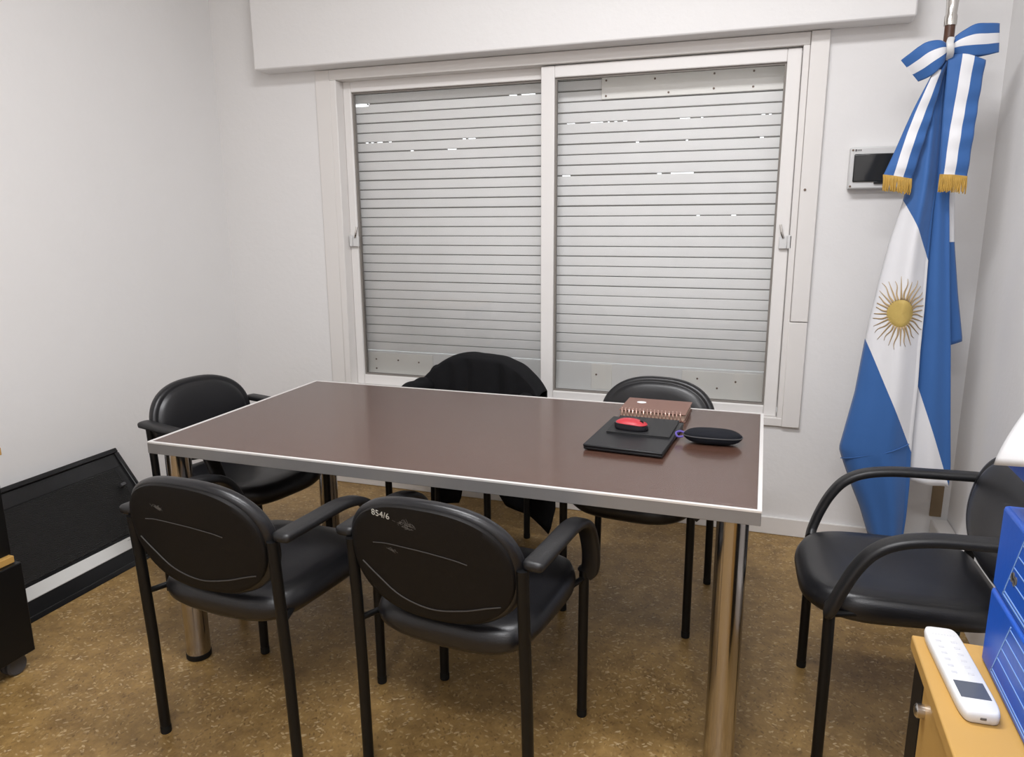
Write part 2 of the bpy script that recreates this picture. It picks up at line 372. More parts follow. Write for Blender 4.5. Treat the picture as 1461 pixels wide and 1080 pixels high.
# ---- fuse box
fb = tag(empty('fuse_box', (.40, YB, 1.578)), 'small white electrical fuse box with smoked cover on back wall', 'fuse box')
boxes('housing', WHITEP, fb, (-.108, .108, -.052, .001, -.079, .079), bevel=.006)
boxes('cover_window', SMOKED, fb, (-.094, .094, -.060, -.050, -.053, .052), bevel=.004)
boxes('cover_tab', SMOKED, fb, (-.018, .018, -.062, -.052, -.061, -.052), bevel=.002)
for sx, sz in ((-.1, .067), (-.1, -.069), (.1, .067), (.1, -.069)):
    bm = new(); lathe(bm, [(.004, 0), (.004, .002), (.001, .003)], segs=10); bmesh.ops.rotate(bm, verts=bm.verts, matrix=Matrix.Rotation(pi/2, 3, 'X')); bmesh.ops.translate(bm, verts=bm.verts, vec=(sx, -.052, sz)); obj('screw', bm, SCREW, fb)
boxes('maker_mark', SCUFF, fb, (-.092, -.086, -.0525, -.0515, .062, .070), (-.084, -.081, -.0525, -.0515, .063, .069), (-.079, -.076, -.0525, -.0515, .063, .069), (-.074, -.070, -.0525, -.0515, .063, .069), bevel=0)

# ------------------------------------------------------------------ meeting table
TX0, TX1, TY0, TY1, TZ, TT = -1.734, .030, 1.662, 2.563, .74, .036
tcx, tcy = (TX0+TX1)/2, (TY0+TY1)/2
table = tag(empty('meeting_table', (tcx, tcy, 0)), 'long dark brown laminate table with grey metal edge and chrome legs', 'table')
hx, hy, e = (TX1-TX0)/2, (TY1-TY0)/2, .010
boxes('tabletop', WOODTOP, table, (-hx+e, hx-e, -hy+e, hy-e, TZ-TT+.002, TZ-.0006), bevel=0)
bm = new()
for a in range(4):
    d = hy if a % 2 == 0 else hx; l = hx if a % 2 == 0 else hy
    rings = []
    for s in (-1, 1):
        rings.append([(s*l, -d, TZ-TT), (s*l, -d, TZ-.001), (s*(l-e), -d+e, TZ-.001), (s*(l-e), -d+e, TZ-TT)])
    b2 = new(); ring_loft(b2, rings); bmesh.ops.rotate(b2, verts=b2.verts, matrix=Matrix.Rotation(a*pi/2, 3, 'Z'))
    me = bpy.data.meshes.new('x'); b2.to_mesh(me); b2.free(); bm.from_mesh(me); bpy.data.meshes.remove(me)
obj('edge_band', bm, ALU, table, bevel=.001)
bm = new()
for a in range(4):
    d = hy if a % 2 == 0 else hx; l = hx if a % 2 == 0 else hy
    b2 = new(); ring_loft(b2, [[(s*l, -d, TZ-.004), (s*l, -d, TZ+.0006), (s*(l-e), -d+e, TZ+.0006), (s*(l-e), -d+e, TZ-.004)] for s in (-1, 1)])
    bmesh.ops.scale(b2, verts=b2.verts, vec=(1.0004, 1.0008, 1)); bmesh.ops.rotate(b2, verts=b2.verts, matrix=Matrix.Rotation(a*pi/2, 3, 'Z'))
    me = bpy.data.meshes.new('x'); b2.to_mesh(me); b2.free(); bm.from_mesh(me); bpy.data.meshes.remove(me)
obj('edge_lip', bm, ALULIP, table, bevel=0)
for sx in (-1, 1):
    for sy in (-1, 1):
        bm = new(); lathe(bm, [(.0375, .018), (.0375, TZ-TT-.001)], (sx*(hx-.062), sy*(hy-.052), 0), 32)
        lg = obj('leg', bm, CHROME, table)
        bm = new(); lathe(bm, [(.036, 0), (.039, .004), (.039, .019), (.036, .021)], (sx*(hx-.062), sy*(hy-.052), 0), 32); obj('foot_cap', bm, RUBBER, lg)

# ------------------------------------------------------------------ chairs
def back_outline(n=64, k=1.0, kz=1.0):
    out = []
    for i in range(n):
        a = 2*pi*i/n; c, s = cos(a), sin(a)
        x = math.copysign(abs(c)**(2/2.5), c)*.222*k
        z = .635 + (abs(s)**(2/2.35)*.158 if s >= 0 else -abs(s)**(2/2.15)*.158)*kz
        out.append((x, z))
    return out
def back_y(x, z): return -.222-(z-.48)*.19+.45*x*x
def make_chair(name='armchair'):
    c = empty(name)
    # seat: super-ellipse cushion, bowl shaped underneath
    def so(k, n=72):
        r = []
        for i in range(n):
            a = 2*pi*i/n; cx, sy = cos(a), sin(a); ex = 3.4 if sy > 0 else 5
            x = math.copysign(abs(cx)**(2/ex), cx)*.222*k; y = math.copysign(abs(sy)**(2/ex), sy)*.240*k+.028
            if y < 0: x *= 1-.03*min(1, -y/.2)
            r.append((x, y))
        return r
    bm = new(); rings = []
    for k, z in ((.15, .382), (.5, .385), (.8, .394), (.93, .406), (.985, .420), (1.0, .438), (.99, .452), (.955, .464), (.88, .472), (.7, .474), (.4, .470), (.12, .468)):
        rings.append([(x, y, z-.010*max(0, (y-.18)/.1)**2+(.010*(abs(x)/.22)**2 if .45 < z and k < .99 else (.024*(abs(x)/.22)**2-.010)*min(1, (.452-z)/.03)*max(0, min(1, (.12-y)/.2)) if z < .452 else 0)) for x, y in so(k)])
    ring_loft(bm, rings); obj('seat', bm, VINYL, c, angle=70)
    # backrest cushion
    bm = new(); rings = []
    for k, t in ((.93, -.004), (.985, .002), (1.0, .010), (.998, .022), (.975, .030), (.93, .033), (.90, .031), (.885, .033), (.86, .039), (.80, .045), (.65, .050), (.4, .052), (.15, .052)):
        rings.append([(x, back_y(x, z)+t, z) for x, z in back_outline(72, k, k)])
    ring_loft(bm, rings); br = obj('backrest', bm, VINYL, c, angle=70)
    # moulded rear shell
    bm = new(); rings = []
    for k, t in ((.10, -.016), (.5, -.016), (.85, -.0155), (.915, -.014), (.93, -.010), (.93, .0)):
        rings.append([(x, back_y(x, z)+t, z) for x, z in back_outline(72, k, k)])
    ring_loft(bm, rings); bs = obj('back_shell', bm, SHELL, c, angle=50)
    def sp(pts, r, nm, m):
        bm = new(); tube(bm, [(x, back_y(x, z)-.0165, z) for x, z in [(p.x, p.y) for p in smoothpath([(a, b, 0) for a, b in pts], 6)]], r, 6); obj(nm, bm, m, bs)
    sp([(-.135, .672), (-.09, .678), (0, .676), (.07, .668), (.105, .660)], .0014, 'seam_line', CREASE)
    sp([(-.178, .612), (-.14, .582), (-.08, .540), (0, .522), (.08, .534), (.14, .552), (.172, .560)], .0018, 'seam_line', CREASE)
    # four legs, each with a rubber tip
    for s in (-1, 1):
        bm = new(); tube(bm, [(s*.224, -.205, .012), (s*.222, -.212, .30), (s*.220, -.222, .50), (s*.220, -.232, .655)], .0140, 14); l = obj('leg', bm, STEEL, c)
        bm = new(); lathe(bm, [(.0138, 0), (.0145, .002), (.0145, .020), (.0141, .022)], (s*.224, -.205, 0), 14); obj('foot_tip', bm, RUBBER, l)
        bm = new(); tube(bm, [(s*.222, .205, .012), (s*.222, .205, .30), (s*.222, .207, .452)], .0140, 14); l = obj('leg', bm, STEEL, c)
        bm = new(); lathe(bm, [(.0138, 0), (.0145, .002), (.0145, .020), (.0141, .022)], (s*.222, .205, 0), 14); obj('foot_tip', bm, RUBBER, l)
        bm = new()
        pts = smoothpath([(s*.224, .210, .440), (s*.240, .204, .462), (s*.247, .186, .515), (s*.248, .160, .572), (s*.248, .125, .618), (s*.247, .075, .646), (s*.246, 0, .660), (s*.245, -.11, .663), (s*.243, -.205, .665), (s*.243, -.236, .665)], 5)
        n = len(pts); sc = [1.0 if i < n-4 else (1.0, .98, .9, .6)[i-n+4] for i in range(n)]
        band(bm, pts, .050, .025, (1, 0, 0), 3.2, 22, sc); obj('armrest', bm, ARM, c, angle=60)
    bm = new()
    for s in (-1, 1): tube(bm, [(s*.222, .205, .428), (s*.196, .1, .432), (s*.192, -.14, .432), (s*.218, -.212, .434)], .008, 10)
    for y in (-.10, .12): tube(bm, [(-.196, y, .428), (-.12, y, .40), (.12, y, .40), (.196, y, .428)], .008, 10)
    obj('seat_support', bm, STEEL, c)
    return c
def dup(root):
    r = root.copy(); COL.objects.link(r)
    for ch in list(root.children):
        a = ch.copy(); COL.objects.link(a); a.parent = r
        for g in list(ch.children):
            b = g.copy(); COL.objects.link(b); b.parent = a
    return r
proto = make_chair()
G = 'black vinyl armchairs around the room'
def place(o, x, y, ang, label):
    o.location = (x, y, 0); o.rotation_euler = (0, 0, radians(ang)); return tag(o, label, 'chair', G)
chairB = dup(proto); chairC = dup(proto); chairD = dup(proto); chairE = dup(proto); chairF = dup(proto)
chairA = place(proto, -1.265, 1.582, -2.6, 'black armchair at left of table front, its back turned, beside leaning black panel')
place(chairB, -.652, 1.632, -4.4, 'black armchair with white scribbled number on its back shell')
place(chairC, -1.845, 2.215, -102, "black armchair at the table's short left end, facing along the table")
place(chairD, -1.165, 2.725, 176, 'black armchair behind the table almost hidden under a black jacket')
place(chairE, -.376, 2.548, 174.5, 'black armchair behind the table, shiny backrest below right window pane, behind notebook')
place(chairF, .405, 2.055, 92.5, 'black armchair standing alone against right wall under the flag')
# marks on the backs of two chairs
def on_shell(chair, bm, x, z, rot, m, name, mirror=True):
    sh_ = [k for k in chair.children if k.name.startswith('back_shell')][0]
    bmesh.ops.rotate(bm, verts=bm.verts, matrix=Matrix.Rotation(rot, 3, 'Z'))
    for v in bm.verts:
        X = x+v.co.x; Z = z+v.co.y; v.co = Vector((X, back_y(X, Z)-.0165-v.co.z, Z))
    obj(name, bm, m, sh_, smooth=False)
on_shell(chairB, text_mesh('854/6', .022), -.125, .748, -.09, CHALK, 'scribbled_number')
def scuff(n, w, h, seed):
    rnd = random.Random(seed); bm = new()
    for i in range(n):
        x, y = rnd.gauss(0, w), rnd.gauss(0, h); l = rnd.uniform(.002, .006); a = rnd.uniform(-1, 1)
        p = Vector((cos(a), sin(a), 0))*l; q = Vector((-sin(a), cos(a), 0))*.0005; o = Vector((x, y, .0003))
        bm.faces.new([bm.verts.new(o+d) for d in (-p-q, p-q, p+q, -p+q)])
    return bm
on_shell(chairB, scuff(46, .012, .005, 1), -.035, .738, -.2, SCUFF, 'scuff_mark')
on_shell(chairB, scuff(12, .008, .002, 4), -.085, .664, -.1, SCUFF, 'scuff_mark')
on_shell(chairA, scuff(40, .006, .003, 2), -.075, .715, -.2, SCUFF, 'scuff_mark')

# ------------------------------------------------------------------ jacket over the back of the rear chair
jk = tag(empty('jacket', (-1.165, 2.725, 0), radians(176)), 'crumpled black jacket draped over the chair behind the table', 'jacket')
rj = random.Random(3)
def jz(u): return .812-.142*abs(u)**2.4-.006*sin(5*u+1)
def jacket(u, v):
    U = u*2-1; X = -U*.285 if U < 0 else -U*.300
    top = jz(U); bk = back_y(max(-.2, min(.2, X)), min(top, .8)) + .012
    rip = .007*sin(14*U+2*v)+.006*sin(23*U-3)
    if v < .4:
        t = v/.4; z = .47+(top-.012-.47)*t; y = bk+.074+rip*.7+.012*(1-t)
    elif v < .6:
        t = (v-.4)/.2; a = pi*t; z = top-.012+.014*sin(a); y = bk+.018+.056*cos(a)+rip*.4
    else:
        t = (v-.6)/.4; z = top-.012-(top-.30)*t; y = bk-.038-.03*t+rip*1.4
    # the arm of the chair pushes the cloth out at the sides
    return (X, y, z)
bm = new(); grid(bm, jacket, 48, 40); obj('jacket_body', bm, BLACKCLOTH, jk, solid=.008, sub=1)
bm = new()
hemtab = [(-.355, .18), (-.335, .10), (-.316, .012), (-.215, .095), (-.105, .118), (-.062, .175), (0.06, .190), (.112, .175), (.124, .10), (.20, .085), (.29, .075)]
def hem(u, v):
    X = -.345+.62*u
    zb = hemtab[-1][1]
    for (a, za), (b, zb_) in zip(hemtab, hemtab[1:]):
        if a <= X <= b: zb = za+(zb_-za)*(X-a)/(b-a); break
    return (X, -.2425+.006*sin(28*X)*(1-v)+.004*sin(11*X), zb+(.50-zb)*v)
grid(bm, hem, 56, 12); obj('jacket_hem', bm, BLACKCLOTH, jk, solid=.006)
for s, path in ((1, [(.232, -.240, .655), (.245, -.10, .668), (.250, .05, .650), (.252, .14, .58), (.254, .185, .49)]), (-1, [(-.245, -.225, .635), (-.280, -.17, .58), (-.295, -.15, .42), (-.29, -.16, .25)])):
    bm = new(); pts = smoothpath(path, 6); n = len(pts)
    tube(bm, pts, [.043+.005*sin(i*1.7)+.003*sin(i*3.1) for i in range(n)], 14); sl = obj('sleeve', bm, BLACKCLOTH, jk, sub=1)
bm = new(); tube(bm, smoothpath([(.255, -.24, .700), (.225, -.225, .735), (.195, -.22, .742)], 4), .016, 10); obj('collar_fold', bm, BLACKCLOTH, jk, sub=1)
boxes('hanging_strap', PINK, jk, (-.222, -.202, -.232, -.229, .115, .36), bevel=.0008, label='pink hanging strap')

# ------------------------------------------------------------------ things on the table
# laptop
lp = tag(empty('laptop', (-.335, 2.140, TZ), radians(-4.2)), 'closed black laptop on the table under the black folder', 'laptop')
boxes('base', LAPTOP, lp, (-.114, .114, -.165, .165, .003, .011), bevel=.003)
boxes('lid', LAPTOP, lp, (-.115, .115, -.167, .165, .0115, .0185), bevel=.003)
boxes('hinge', DARKGREY, lp, (-.08, .08, .160, .170, .006, .016), bevel=.003)
for sx in (-1, 1):
    for sy in (-1, 1): boxes('rubber_foot', RUBBER, lp, (sx*.095-.012, sx*.095+.012, sy*.14-.005, sy*.14+.005, 0, .0035), bevel=.001)
# folder
fd = tag(empty('folder', (-.322, 2.208, TZ+.0185), radians(-2.2)), 'thin black folder lying on the closed laptop under the mouse', 'folder')
boxes('cover', LEATHER, fd, (-.095, .095, -.098, .098, .0035, .0055), bevel=.0012)
boxes('sheets', DARKGREY, fd, (-.092, .092, -.094, .096, .0015, .0036), bevel=.0005)
boxes('back_cover', LEATHER, fd, (-.095, .095, -.098, .098, 0, .0016), bevel=.0008)
# notebook
nb = tag(empty('spiral_notebook', (-.318, 2.455, TZ), radians(-1.6)), 'thick brown spiral bound notebook with pale oval emblem, behind the laptop', 'notebook')
boxes('page_block', PAGES, nb, (-.106, .106, -.082, .086, .003, .024), bevel=.002)
boxes('front_cover', NOTEC, nb, (-.110, .110, -.088, .090, .024, .0275), bevel=.0015)
boxes('back_cover', NOTEC, nb, (-.110, .110, -.088, .090, 0, .003), bevel=.001)
bm = new(); pts = []
for i in range(17*14):
    a = i/14*2*pi; pts.append((-.1015+.203*i/(17*14), -.087+.0145*cos(a), .0178+.0155*sin(a)))
tube(bm, pts, .0020, 7); obj('spiral_wire', bm, COPPER, nb, label='rose coloured spiral wire')
bm = new()
for i in range(17): box(bm, -.0985-.003+.2*i/17, -.0985+.003+.2*i/17, -.080, -.074, .0274, .0277)
obj('punched_holes', bm, RUBBER, nb, smooth=False)
bm = new(); lathe(bm, [(.014, .0275), (.014, .0281), (.012, .0283)], segs=28); bmesh.ops.scale(bm, verts=bm.verts, vec=(1.15, .95, 1)); bmesh.ops.translate(bm, verts=bm.verts, vec=(-.055, .03, 0)); obj('emblem', bm, PAPER, nb, label='pale oval emblem')
# mouse
ms = tag(empty('computer_mouse', (-.352, 2.158, TZ+.0240), radians(-100)), 'red and black computer mouse resting on the black folder', 'mouse')
def mouse_shell(z0, z1, kx, ky, top):
    bm = new(); rings = []
    for t in [i/10 for i in range(11)]:
        z = z0+(z1-z0)*t; s = sqrt(max(.02, 1-(t*.93)**1.7)) if top else (.93+.07*min(1, t*4))
        r = []
        for i in range(36):
            a = 2*pi*i/36; c, q = cos(a), sin(a); ex = 2.5
            x = math.copysign(abs(c)**(2/ex), c)*.030*kx*s*(1-.12*sin(a)); y = math.copysign(abs(q)**(2/ex), q)*.052*ky*s
            r.append((x, y, z-(.006*max(0, y/.05)**2 if t > .3 else 0)))
        rings.append(r)
    ring_loft(bm, rings); return bm
obj('body', mouse_shell(0, .021, 1, 1, False), MOUSEBLK, ms, angle=60)
obj('top_shell', mouse_shell(.018, .032, .93, .95, True), MOUSERED, ms, angle=60, label='red top shell')
bm = new(); lathe(bm, [(.001, -.003), (.0085, -.003), (.0085, .003), (.001, .003)], segs=20); bmesh.ops.rotate(bm, verts=bm.verts, matrix=Matrix.Rotation(pi/2, 3, 'Y')); bmesh.ops.translate(bm, verts=bm.verts, vec=(0, .030, .0215)); obj('scroll_wheel', bm, RUBBER, ms)
# glasses case
gc = tag(empty('glasses_case', (-.112, 2.163, TZ), radians(2)), 'black fabric glasses case with purple cord at right end of table', 'case')
def capsule(z0, z1, k):
    bm = new(); rings = []
    n = 18
    for i in range(n+1):
        t = -1+2*i/n; s = max(.06, (1-abs(t)**3.2))**.5*k; r = []
        for j in range(24):
            a = 2*pi*j/24; c, q = cos(a), sin(a)
            y = math.copysign(abs(c)**(2/2.6), c)*.036*s; z = (z0+z1)/2+math.copysign(abs(q)**(2/2.6), q)*(z1-z0)/2*s
            r.append((t*.083, y, z))
        rings.append(r)
    ring_loft(bm, rings); return bm
obj('shell', capsule(0, .044, 1), CASE, gc, angle=60)
bm = new(); tube(bm, [(.0845*math.copysign(abs(cos(a))**.72, cos(a)), .0362*math.copysign(abs(sin(a))**.72, sin(a)), .024) for a in [2*pi*i/48 for i in range(48)]], .0018, 6, True); obj('zipper', bm, DARKGREY, gc)
bm = new(); tube(bm, smoothpath([(-.080, .004, .024), (-.094, .006, .028), (-.106, .0, .024), (-.100, -.008, .015), (-.084, -.006, .016)], 6), .0032, 8); obj('cord_loop', bm, PURPLE, gc, label='purple cord loop')

# ------------------------------------------------------------------ flag and ribbon
FX, FY = .552, 3.055
fl = tag(empty('flag', (FX, FY, 0)), 'light blue and white flag with golden sun hanging on an upright pole', 'flag')
finv = Vector((-FX, -FY, 0))
def fobj(name, bm, m, parent=None, **k):
    bmesh.ops.translate(bm, verts=bm.verts, vec=finv); return obj(name, bm, m, parent or fl, **k)
bm = new(); lathe(bm, [(.0165, .03), (.0165, 2.045), (.012, 2.05)], (FX, FY, 0), 20); pole = fobj('flagpole', bm, POLE)
bm = new(); lathe(bm, [(.020, 2.030), (.020, 2.06), (.017, 2.066), (.019, 2.10), (.022, 2.13), (.012, 2.15), (.010, 2.16), (.020, 2.19), (.024, 2.22), (.012, 2.27), (.002, 2.31)], (FX, FY, 0), 20); fobj('finial', bm, NICKEL, pole)
bm = new(); lathe(bm, [(.13, 0), (.13, .018), (.11, .03), (.03, .036), (.024, .07), (.02, .07)], (FX, FY, 0), 32); fobj('stand', bm, POLE)
L1 = [(.535, 1.915), (.525, 1.90), (.494, 1.765), (.477, 1.628), (.455, 1.45), (.424, 1.304), (.402, 1.165), (.381, 1.01), (.374, .939), (.357, .742), (.320, .517), (.334, .476), (.372, .38), (.414, .284), (.453, .172)]
R1 = [(.542, 1.915), (.543, 1.763), (.552, 1.532), (.547, 1.413), (.549, 1.248), (.555, 1.068), (.557, .914), (.562, .783), (.563, .649), (.565, .527), (.572, .402), (.573, .275), (.570, .172)]
R2 = [(.560, 1.905), (.583, 1.647), (.595, 1.448), (.611, 1.304), (.632, 1.12), (.656, .919), (.683, .659), (.702, .486), (.704, .405)]
R3 = [(.58, 1.75), (.604, 1.646), (.622, 1.436), (.636, 1.3), (.666, 1.121), (.699, .952), (.690, .915)]
def p1y(u, z): 
    k = min(1, (1.93-z)/.5)
    return 3.005-(.055*sin(pi*min(1, u*1.05))**.8+.012*sin(3.2*pi*u+z*2.0)*u*(1-u)*3+.03*u)*k-.01
def p1z(u, v):
    zb = .178-.012*u; return 1.915+(zb-1.915)*v
def P1(u, v):
    z = p1z(u, v); return (interp(L1, z)+(interp(R1, z)-interp(L1, z))*u, p1y(u, z), z)
bm = new(); grid(bm, P1, 26, 110, lambda u, v, co: (co.z+2.19*co.x-1.769)/.674)
def P2(u, v):
    z = 1.90+(.412-.006*u-1.90)*v; a = interp(R1, z)-.03; x = a+(interp(R2, z)-a)*u; k = min(1, (1.93-z)/.4)
    return (x, 3.012-.010*k-.035*k*sin(pi*u*.62)+.012*k*sin(u*9)*u, z)
grid(bm, P2, 18, 80, lambda u, v, co: (2.303-(co.z+2.69*co.x))*.5)
def P3(u, v):
    zb = .918+.03*u; z = 1.74+(zb-1.74)*v; a = interp(R2, z)-.035; x = a+(interp(R3, z)-a)*u
    return (x, 3.035-.025*sin(pi*u*.8), z)
grid(bm, P3, 10, 50, lambda u, v, co: (co.z-1.303)*1.5)
cloth = fobj('flag_cloth', bm, FLAGM, solid=.002, angle=80)
# fold crease in the lower blue corner, added as a thin raised tube
bm = new(); tube(bm, [(x, p1y(u, z)-.0012, z) for x, u, z in [(.328+.225*t, .02+.90*t, .478+.085*t) for t in [i/12 for i in range(13)]]], .0018, 6); fobj('fold_crease', bm, FLAGM, cloth)
# embroidered sun
def cloth_pt(x, z, off=.003):
    a, b = interp(L1, z), interp(R1, z); u = max(0, min(1, (x-a)/(b-a))); return Vector((x, p1y(u, z)-off, z))
SXc, SZc = .473, 1.054
bm = new(); rings = []
for r, o in ((.046, .002), (.044, .004), (.030, .0052), (.004, .0055)):
    rings.append([cloth_pt(SXc+r*.92*cos(2*pi*k/40), SZc+r*1.08*sin(2*pi*k/40), o) for k in range(40)])
ring_loft(bm, rings); sun = fobj('sun_emblem', bm, SUN, cloth)
bm = new()
for k in range(32):
    a = 2*pi*(k+.5)/32; pts = []; wavy = k % 2
    for i in range(9):
        t = i/8; r = .040+(.056+.006*(k % 3))*t; da = (.045*sin(t*2*pi) if wavy else 0)
        pts.append((r, a+da, .0032*(1-t)+.0006))
    prev = None
    for r, aa, w in pts:
        x = SXc+r*.92*cos(aa); z = SZc+r*1.22*sin(aa)
        if not (interp(L1, z)+.004 < x < interp(R1, z)-.003): prev = None; continue
        n = Vector((-sin(aa), 0, cos(aa)))*w; c = cloth_pt(x, z, .003)
        q = (bm.verts.new(c+n), bm.verts.new(c-n))
        if prev: bm.faces.new((prev[0], prev[1], q[1], q[0]))
        prev = q
fobj('sun_rays', bm, SUNRAY, sun, solid=.0008)

# ribbon bow tied round the pole top
bw = tag(empty('ribbon_bow', (.535, 2.96, 1.94)), 'blue and white ribbon bow with gold fringed tails tied at top of the flag', 'ribbon')
binv = Vector((-.535, -2.96, -1.94))
def bobj(name, bm, m, parent=None, **k):
    bmesh.ops.translate(bm, verts=bm.verts, vec=binv); return obj(name, bm, m, parent or bw, **k)
def lerp_curve(pts, t):
    P_ = [Vector((a, 0, b)) for a, b in pts]; n = len(P_)-1; s = min(n-1e-6, max(0, t*n)); i = int(s); f = s-i
    a = P_[max(0, i-1)]; b = P_[i]; c = P_[i+1]; d = P_[min(n, i+2)]
    return .5*((2*b)+(c-a)*f+(2*a-5*b+4*c-d)*f*f+(3*b-a-3*c+d)*f**3)
def loop(topc, botc):
    def f(u, v):
        t = 1-abs(2*u-1)                                    # 0 knot .. 1 fold
        a, b = lerp_curve(topc, t), lerp_curve(botc, t); p = a+(b-a)*v
        bulge = .030*sin(pi*min(1, t*1.02))**.9
        front = u < .5
        puff = .014*sin(pi*v)*(1-t)
        p.y = 2.952-(bulge+puff if front else -bulge*.9)+.010*t
        if not front: p.z += .004*sin(pi*t); p.x -= .002
        return p
    bm = new(); grid(bm, f, 44, 18, lambda u, v, co: v); return bm
bobj('bow_loop', loop([(.533, 1.948), (.562, 1.979), (.600, 2.002), (.640, 2.005), (.680, 2.006)], [(.536, 1.922), (.560, 1.915), (.600, 1.906), (.641, 1.908), (.688, 1.917)]), RIBBON, solid=.0015, angle=80)
bobj('bow_loop', loop([(.534, 1.948), (.505, 1.962), (.462, 1.957), (.430, 1.935), (.400, 1.913)], [(.534, 1.918), (.522, 1.888), (.502, 1.862), (.482, 1.848), (.460, 1.841)]), RIBBON, solid=.0015, angle=80)
bm = new(); band(bm, smoothpath([(.538, 2.935, 1.965), (.532, 2.915, 1.95), (.533, 2.908, 1.935), (.537, 2.918, 1.918), (.540, 2.945, 1.905)], 4), .022, .012, (1, 0, 0), 2.5, 14); bobj('knot', bm, WHITEP, label='white centre knot')
def tail(e0, e1, e2, e3, y0, wob, fr_drop):
    """four edge lines (outer blue | white | blue), each a list of (x, z) from top to bottom"""
    E4 = (e0, e1, e2, e3)
    def f(u, v):
        s = min(2.9999, u*3); i = int(s); t = s-i
        a, b = lerp_curve(E4[i], v), lerp_curve(E4[i+1], v); p = a+(b-a)*t
        p.y = y0-.020*v-.012*sin(pi*u)-wob*sin(v*9+u*2)-.004*sin(v*31)*u
        return p
    bm = new(); grid(bm, f, 18, 46, lambda u, v, co: u); tl = bobj('ribbon_tail', bm, RIBBON, solid=.0015, angle=80)
    rnd = random.Random(int(y0*1000)); bm = new()
    for k in range(46):
        u = (k+.5)/46; p = f(u, 1.0); q = p+Vector((rnd.uniform(-.004, .004), rnd.uniform(-.006, .003), -fr_drop+rnd.uniform(-.006, .004))); m = (p+q)/2+Vector((rnd.uniform(-.002, .002), -.003, 0))
        tube(bm, [p+Vector((0, 0, .004)), m, q], [.0022, .0024, .0018], 6)
    bobj('gold_fringe', bm, GOLD, tl, label='gold fringe')
tail([(.498, 1.865), (.452, 1.755), (.408, 1.625), (.374, 1.532)], [(.500, 1.870), (.461, 1.755), (.428, 1.635), (.405, 1.527)], [(.520, 1.872), (.490, 1.755), (.458, 1.635), (.436, 1.521)], [(.538, 1.905), (.515, 1.760), (.490, 1.640), (.466, 1.516)], 2.955, .004, .046)
tail([(.535, 1.915), (.538, 1.765), (.542, 1.645), (.547, 1.528)], [(.575, 1.917), (.568, 1.765), (.560, 1.645), (.557, 1.527)], [(.610, 1.905), (.602, 1.765), (.594, 1.645), (.590, 1.525)], [(.646, 1.892), (.640, 1.770), (.634, 1.650), (.630, 1.520)], 2.940, .003, .050)

# ------------------------------------------------------------------ black panel leaning on the left wall
PL = .508; ang = math.atan2(.41, .30)
pn = tag(empty('leaning_panel', (-2.38, 1.99, 0)), 'black framed mesh panel with white strip leaning against left wall', 'panel')
def prect(name, m, y0, y1, s0, s1, n0, n1, parent=None, bevel=.003, label=None):
    bm = new(); box(bm, n0, n1, y0-1.99, y1-1.99, s0, s1)
    tilt = math.atan2(.30, .41)
    bmesh.ops.rotate(bm, verts=bm.verts, matrix=Matrix.Rotation(-tilt, 3, 'Y')); return obj(name, bm, m, parent or pn, bevel=bevel, label=label)
Y0, Y1 = 1.57, 2.395
prect('backing', PANELGLOSS, Y0+.002, Y1-.002, .002, PL-.002, -.034, -.010)
bm_f = [(Y0, Y1, PL-.022, PL), (Y0, Y1, 0, .022), (Y0, Y0+.022, .022, PL-.022), (Y1-.022, Y1, .022, PL-.022)]
bm = new()
for a, b, c, d in bm_f: box(bm, -.038, 0, a-1.99, b-1.99, c, d)
bmesh.ops.rotate(bm, verts=bm.verts, matrix=Matrix.Rotation(-math.atan2(.30, .41), 3, 'Y')); obj('frame', bm, PANELGLOSS, pn, bevel=.004)
prect('mesh_field', MESHM, Y0+.022, Y1-.06, .135, .420, -.0105, -.007)
prect('top_band', PANELGLOSS, Y0+.022, Y1-.022, .424, PL-.024, -.0105, -.008)
ws = prect('white_strip', STRIP, Y0+.022, 2.262, .074, .122, -.0105, -.0055, label='white paper strip')
for (a, b, c, d) in ((2.19, 2.252, .109, .1105), (2.205, 2.212, .095, .101), (2.212, 2.220, .082, .090)): prect('printed_mark', SCUFF, a, b, c, d, -.0058, -.0052, ws, bevel=0)
prect('hook', DARKGREY, 2.30, 2.325, .33, .345, -.004, .014)

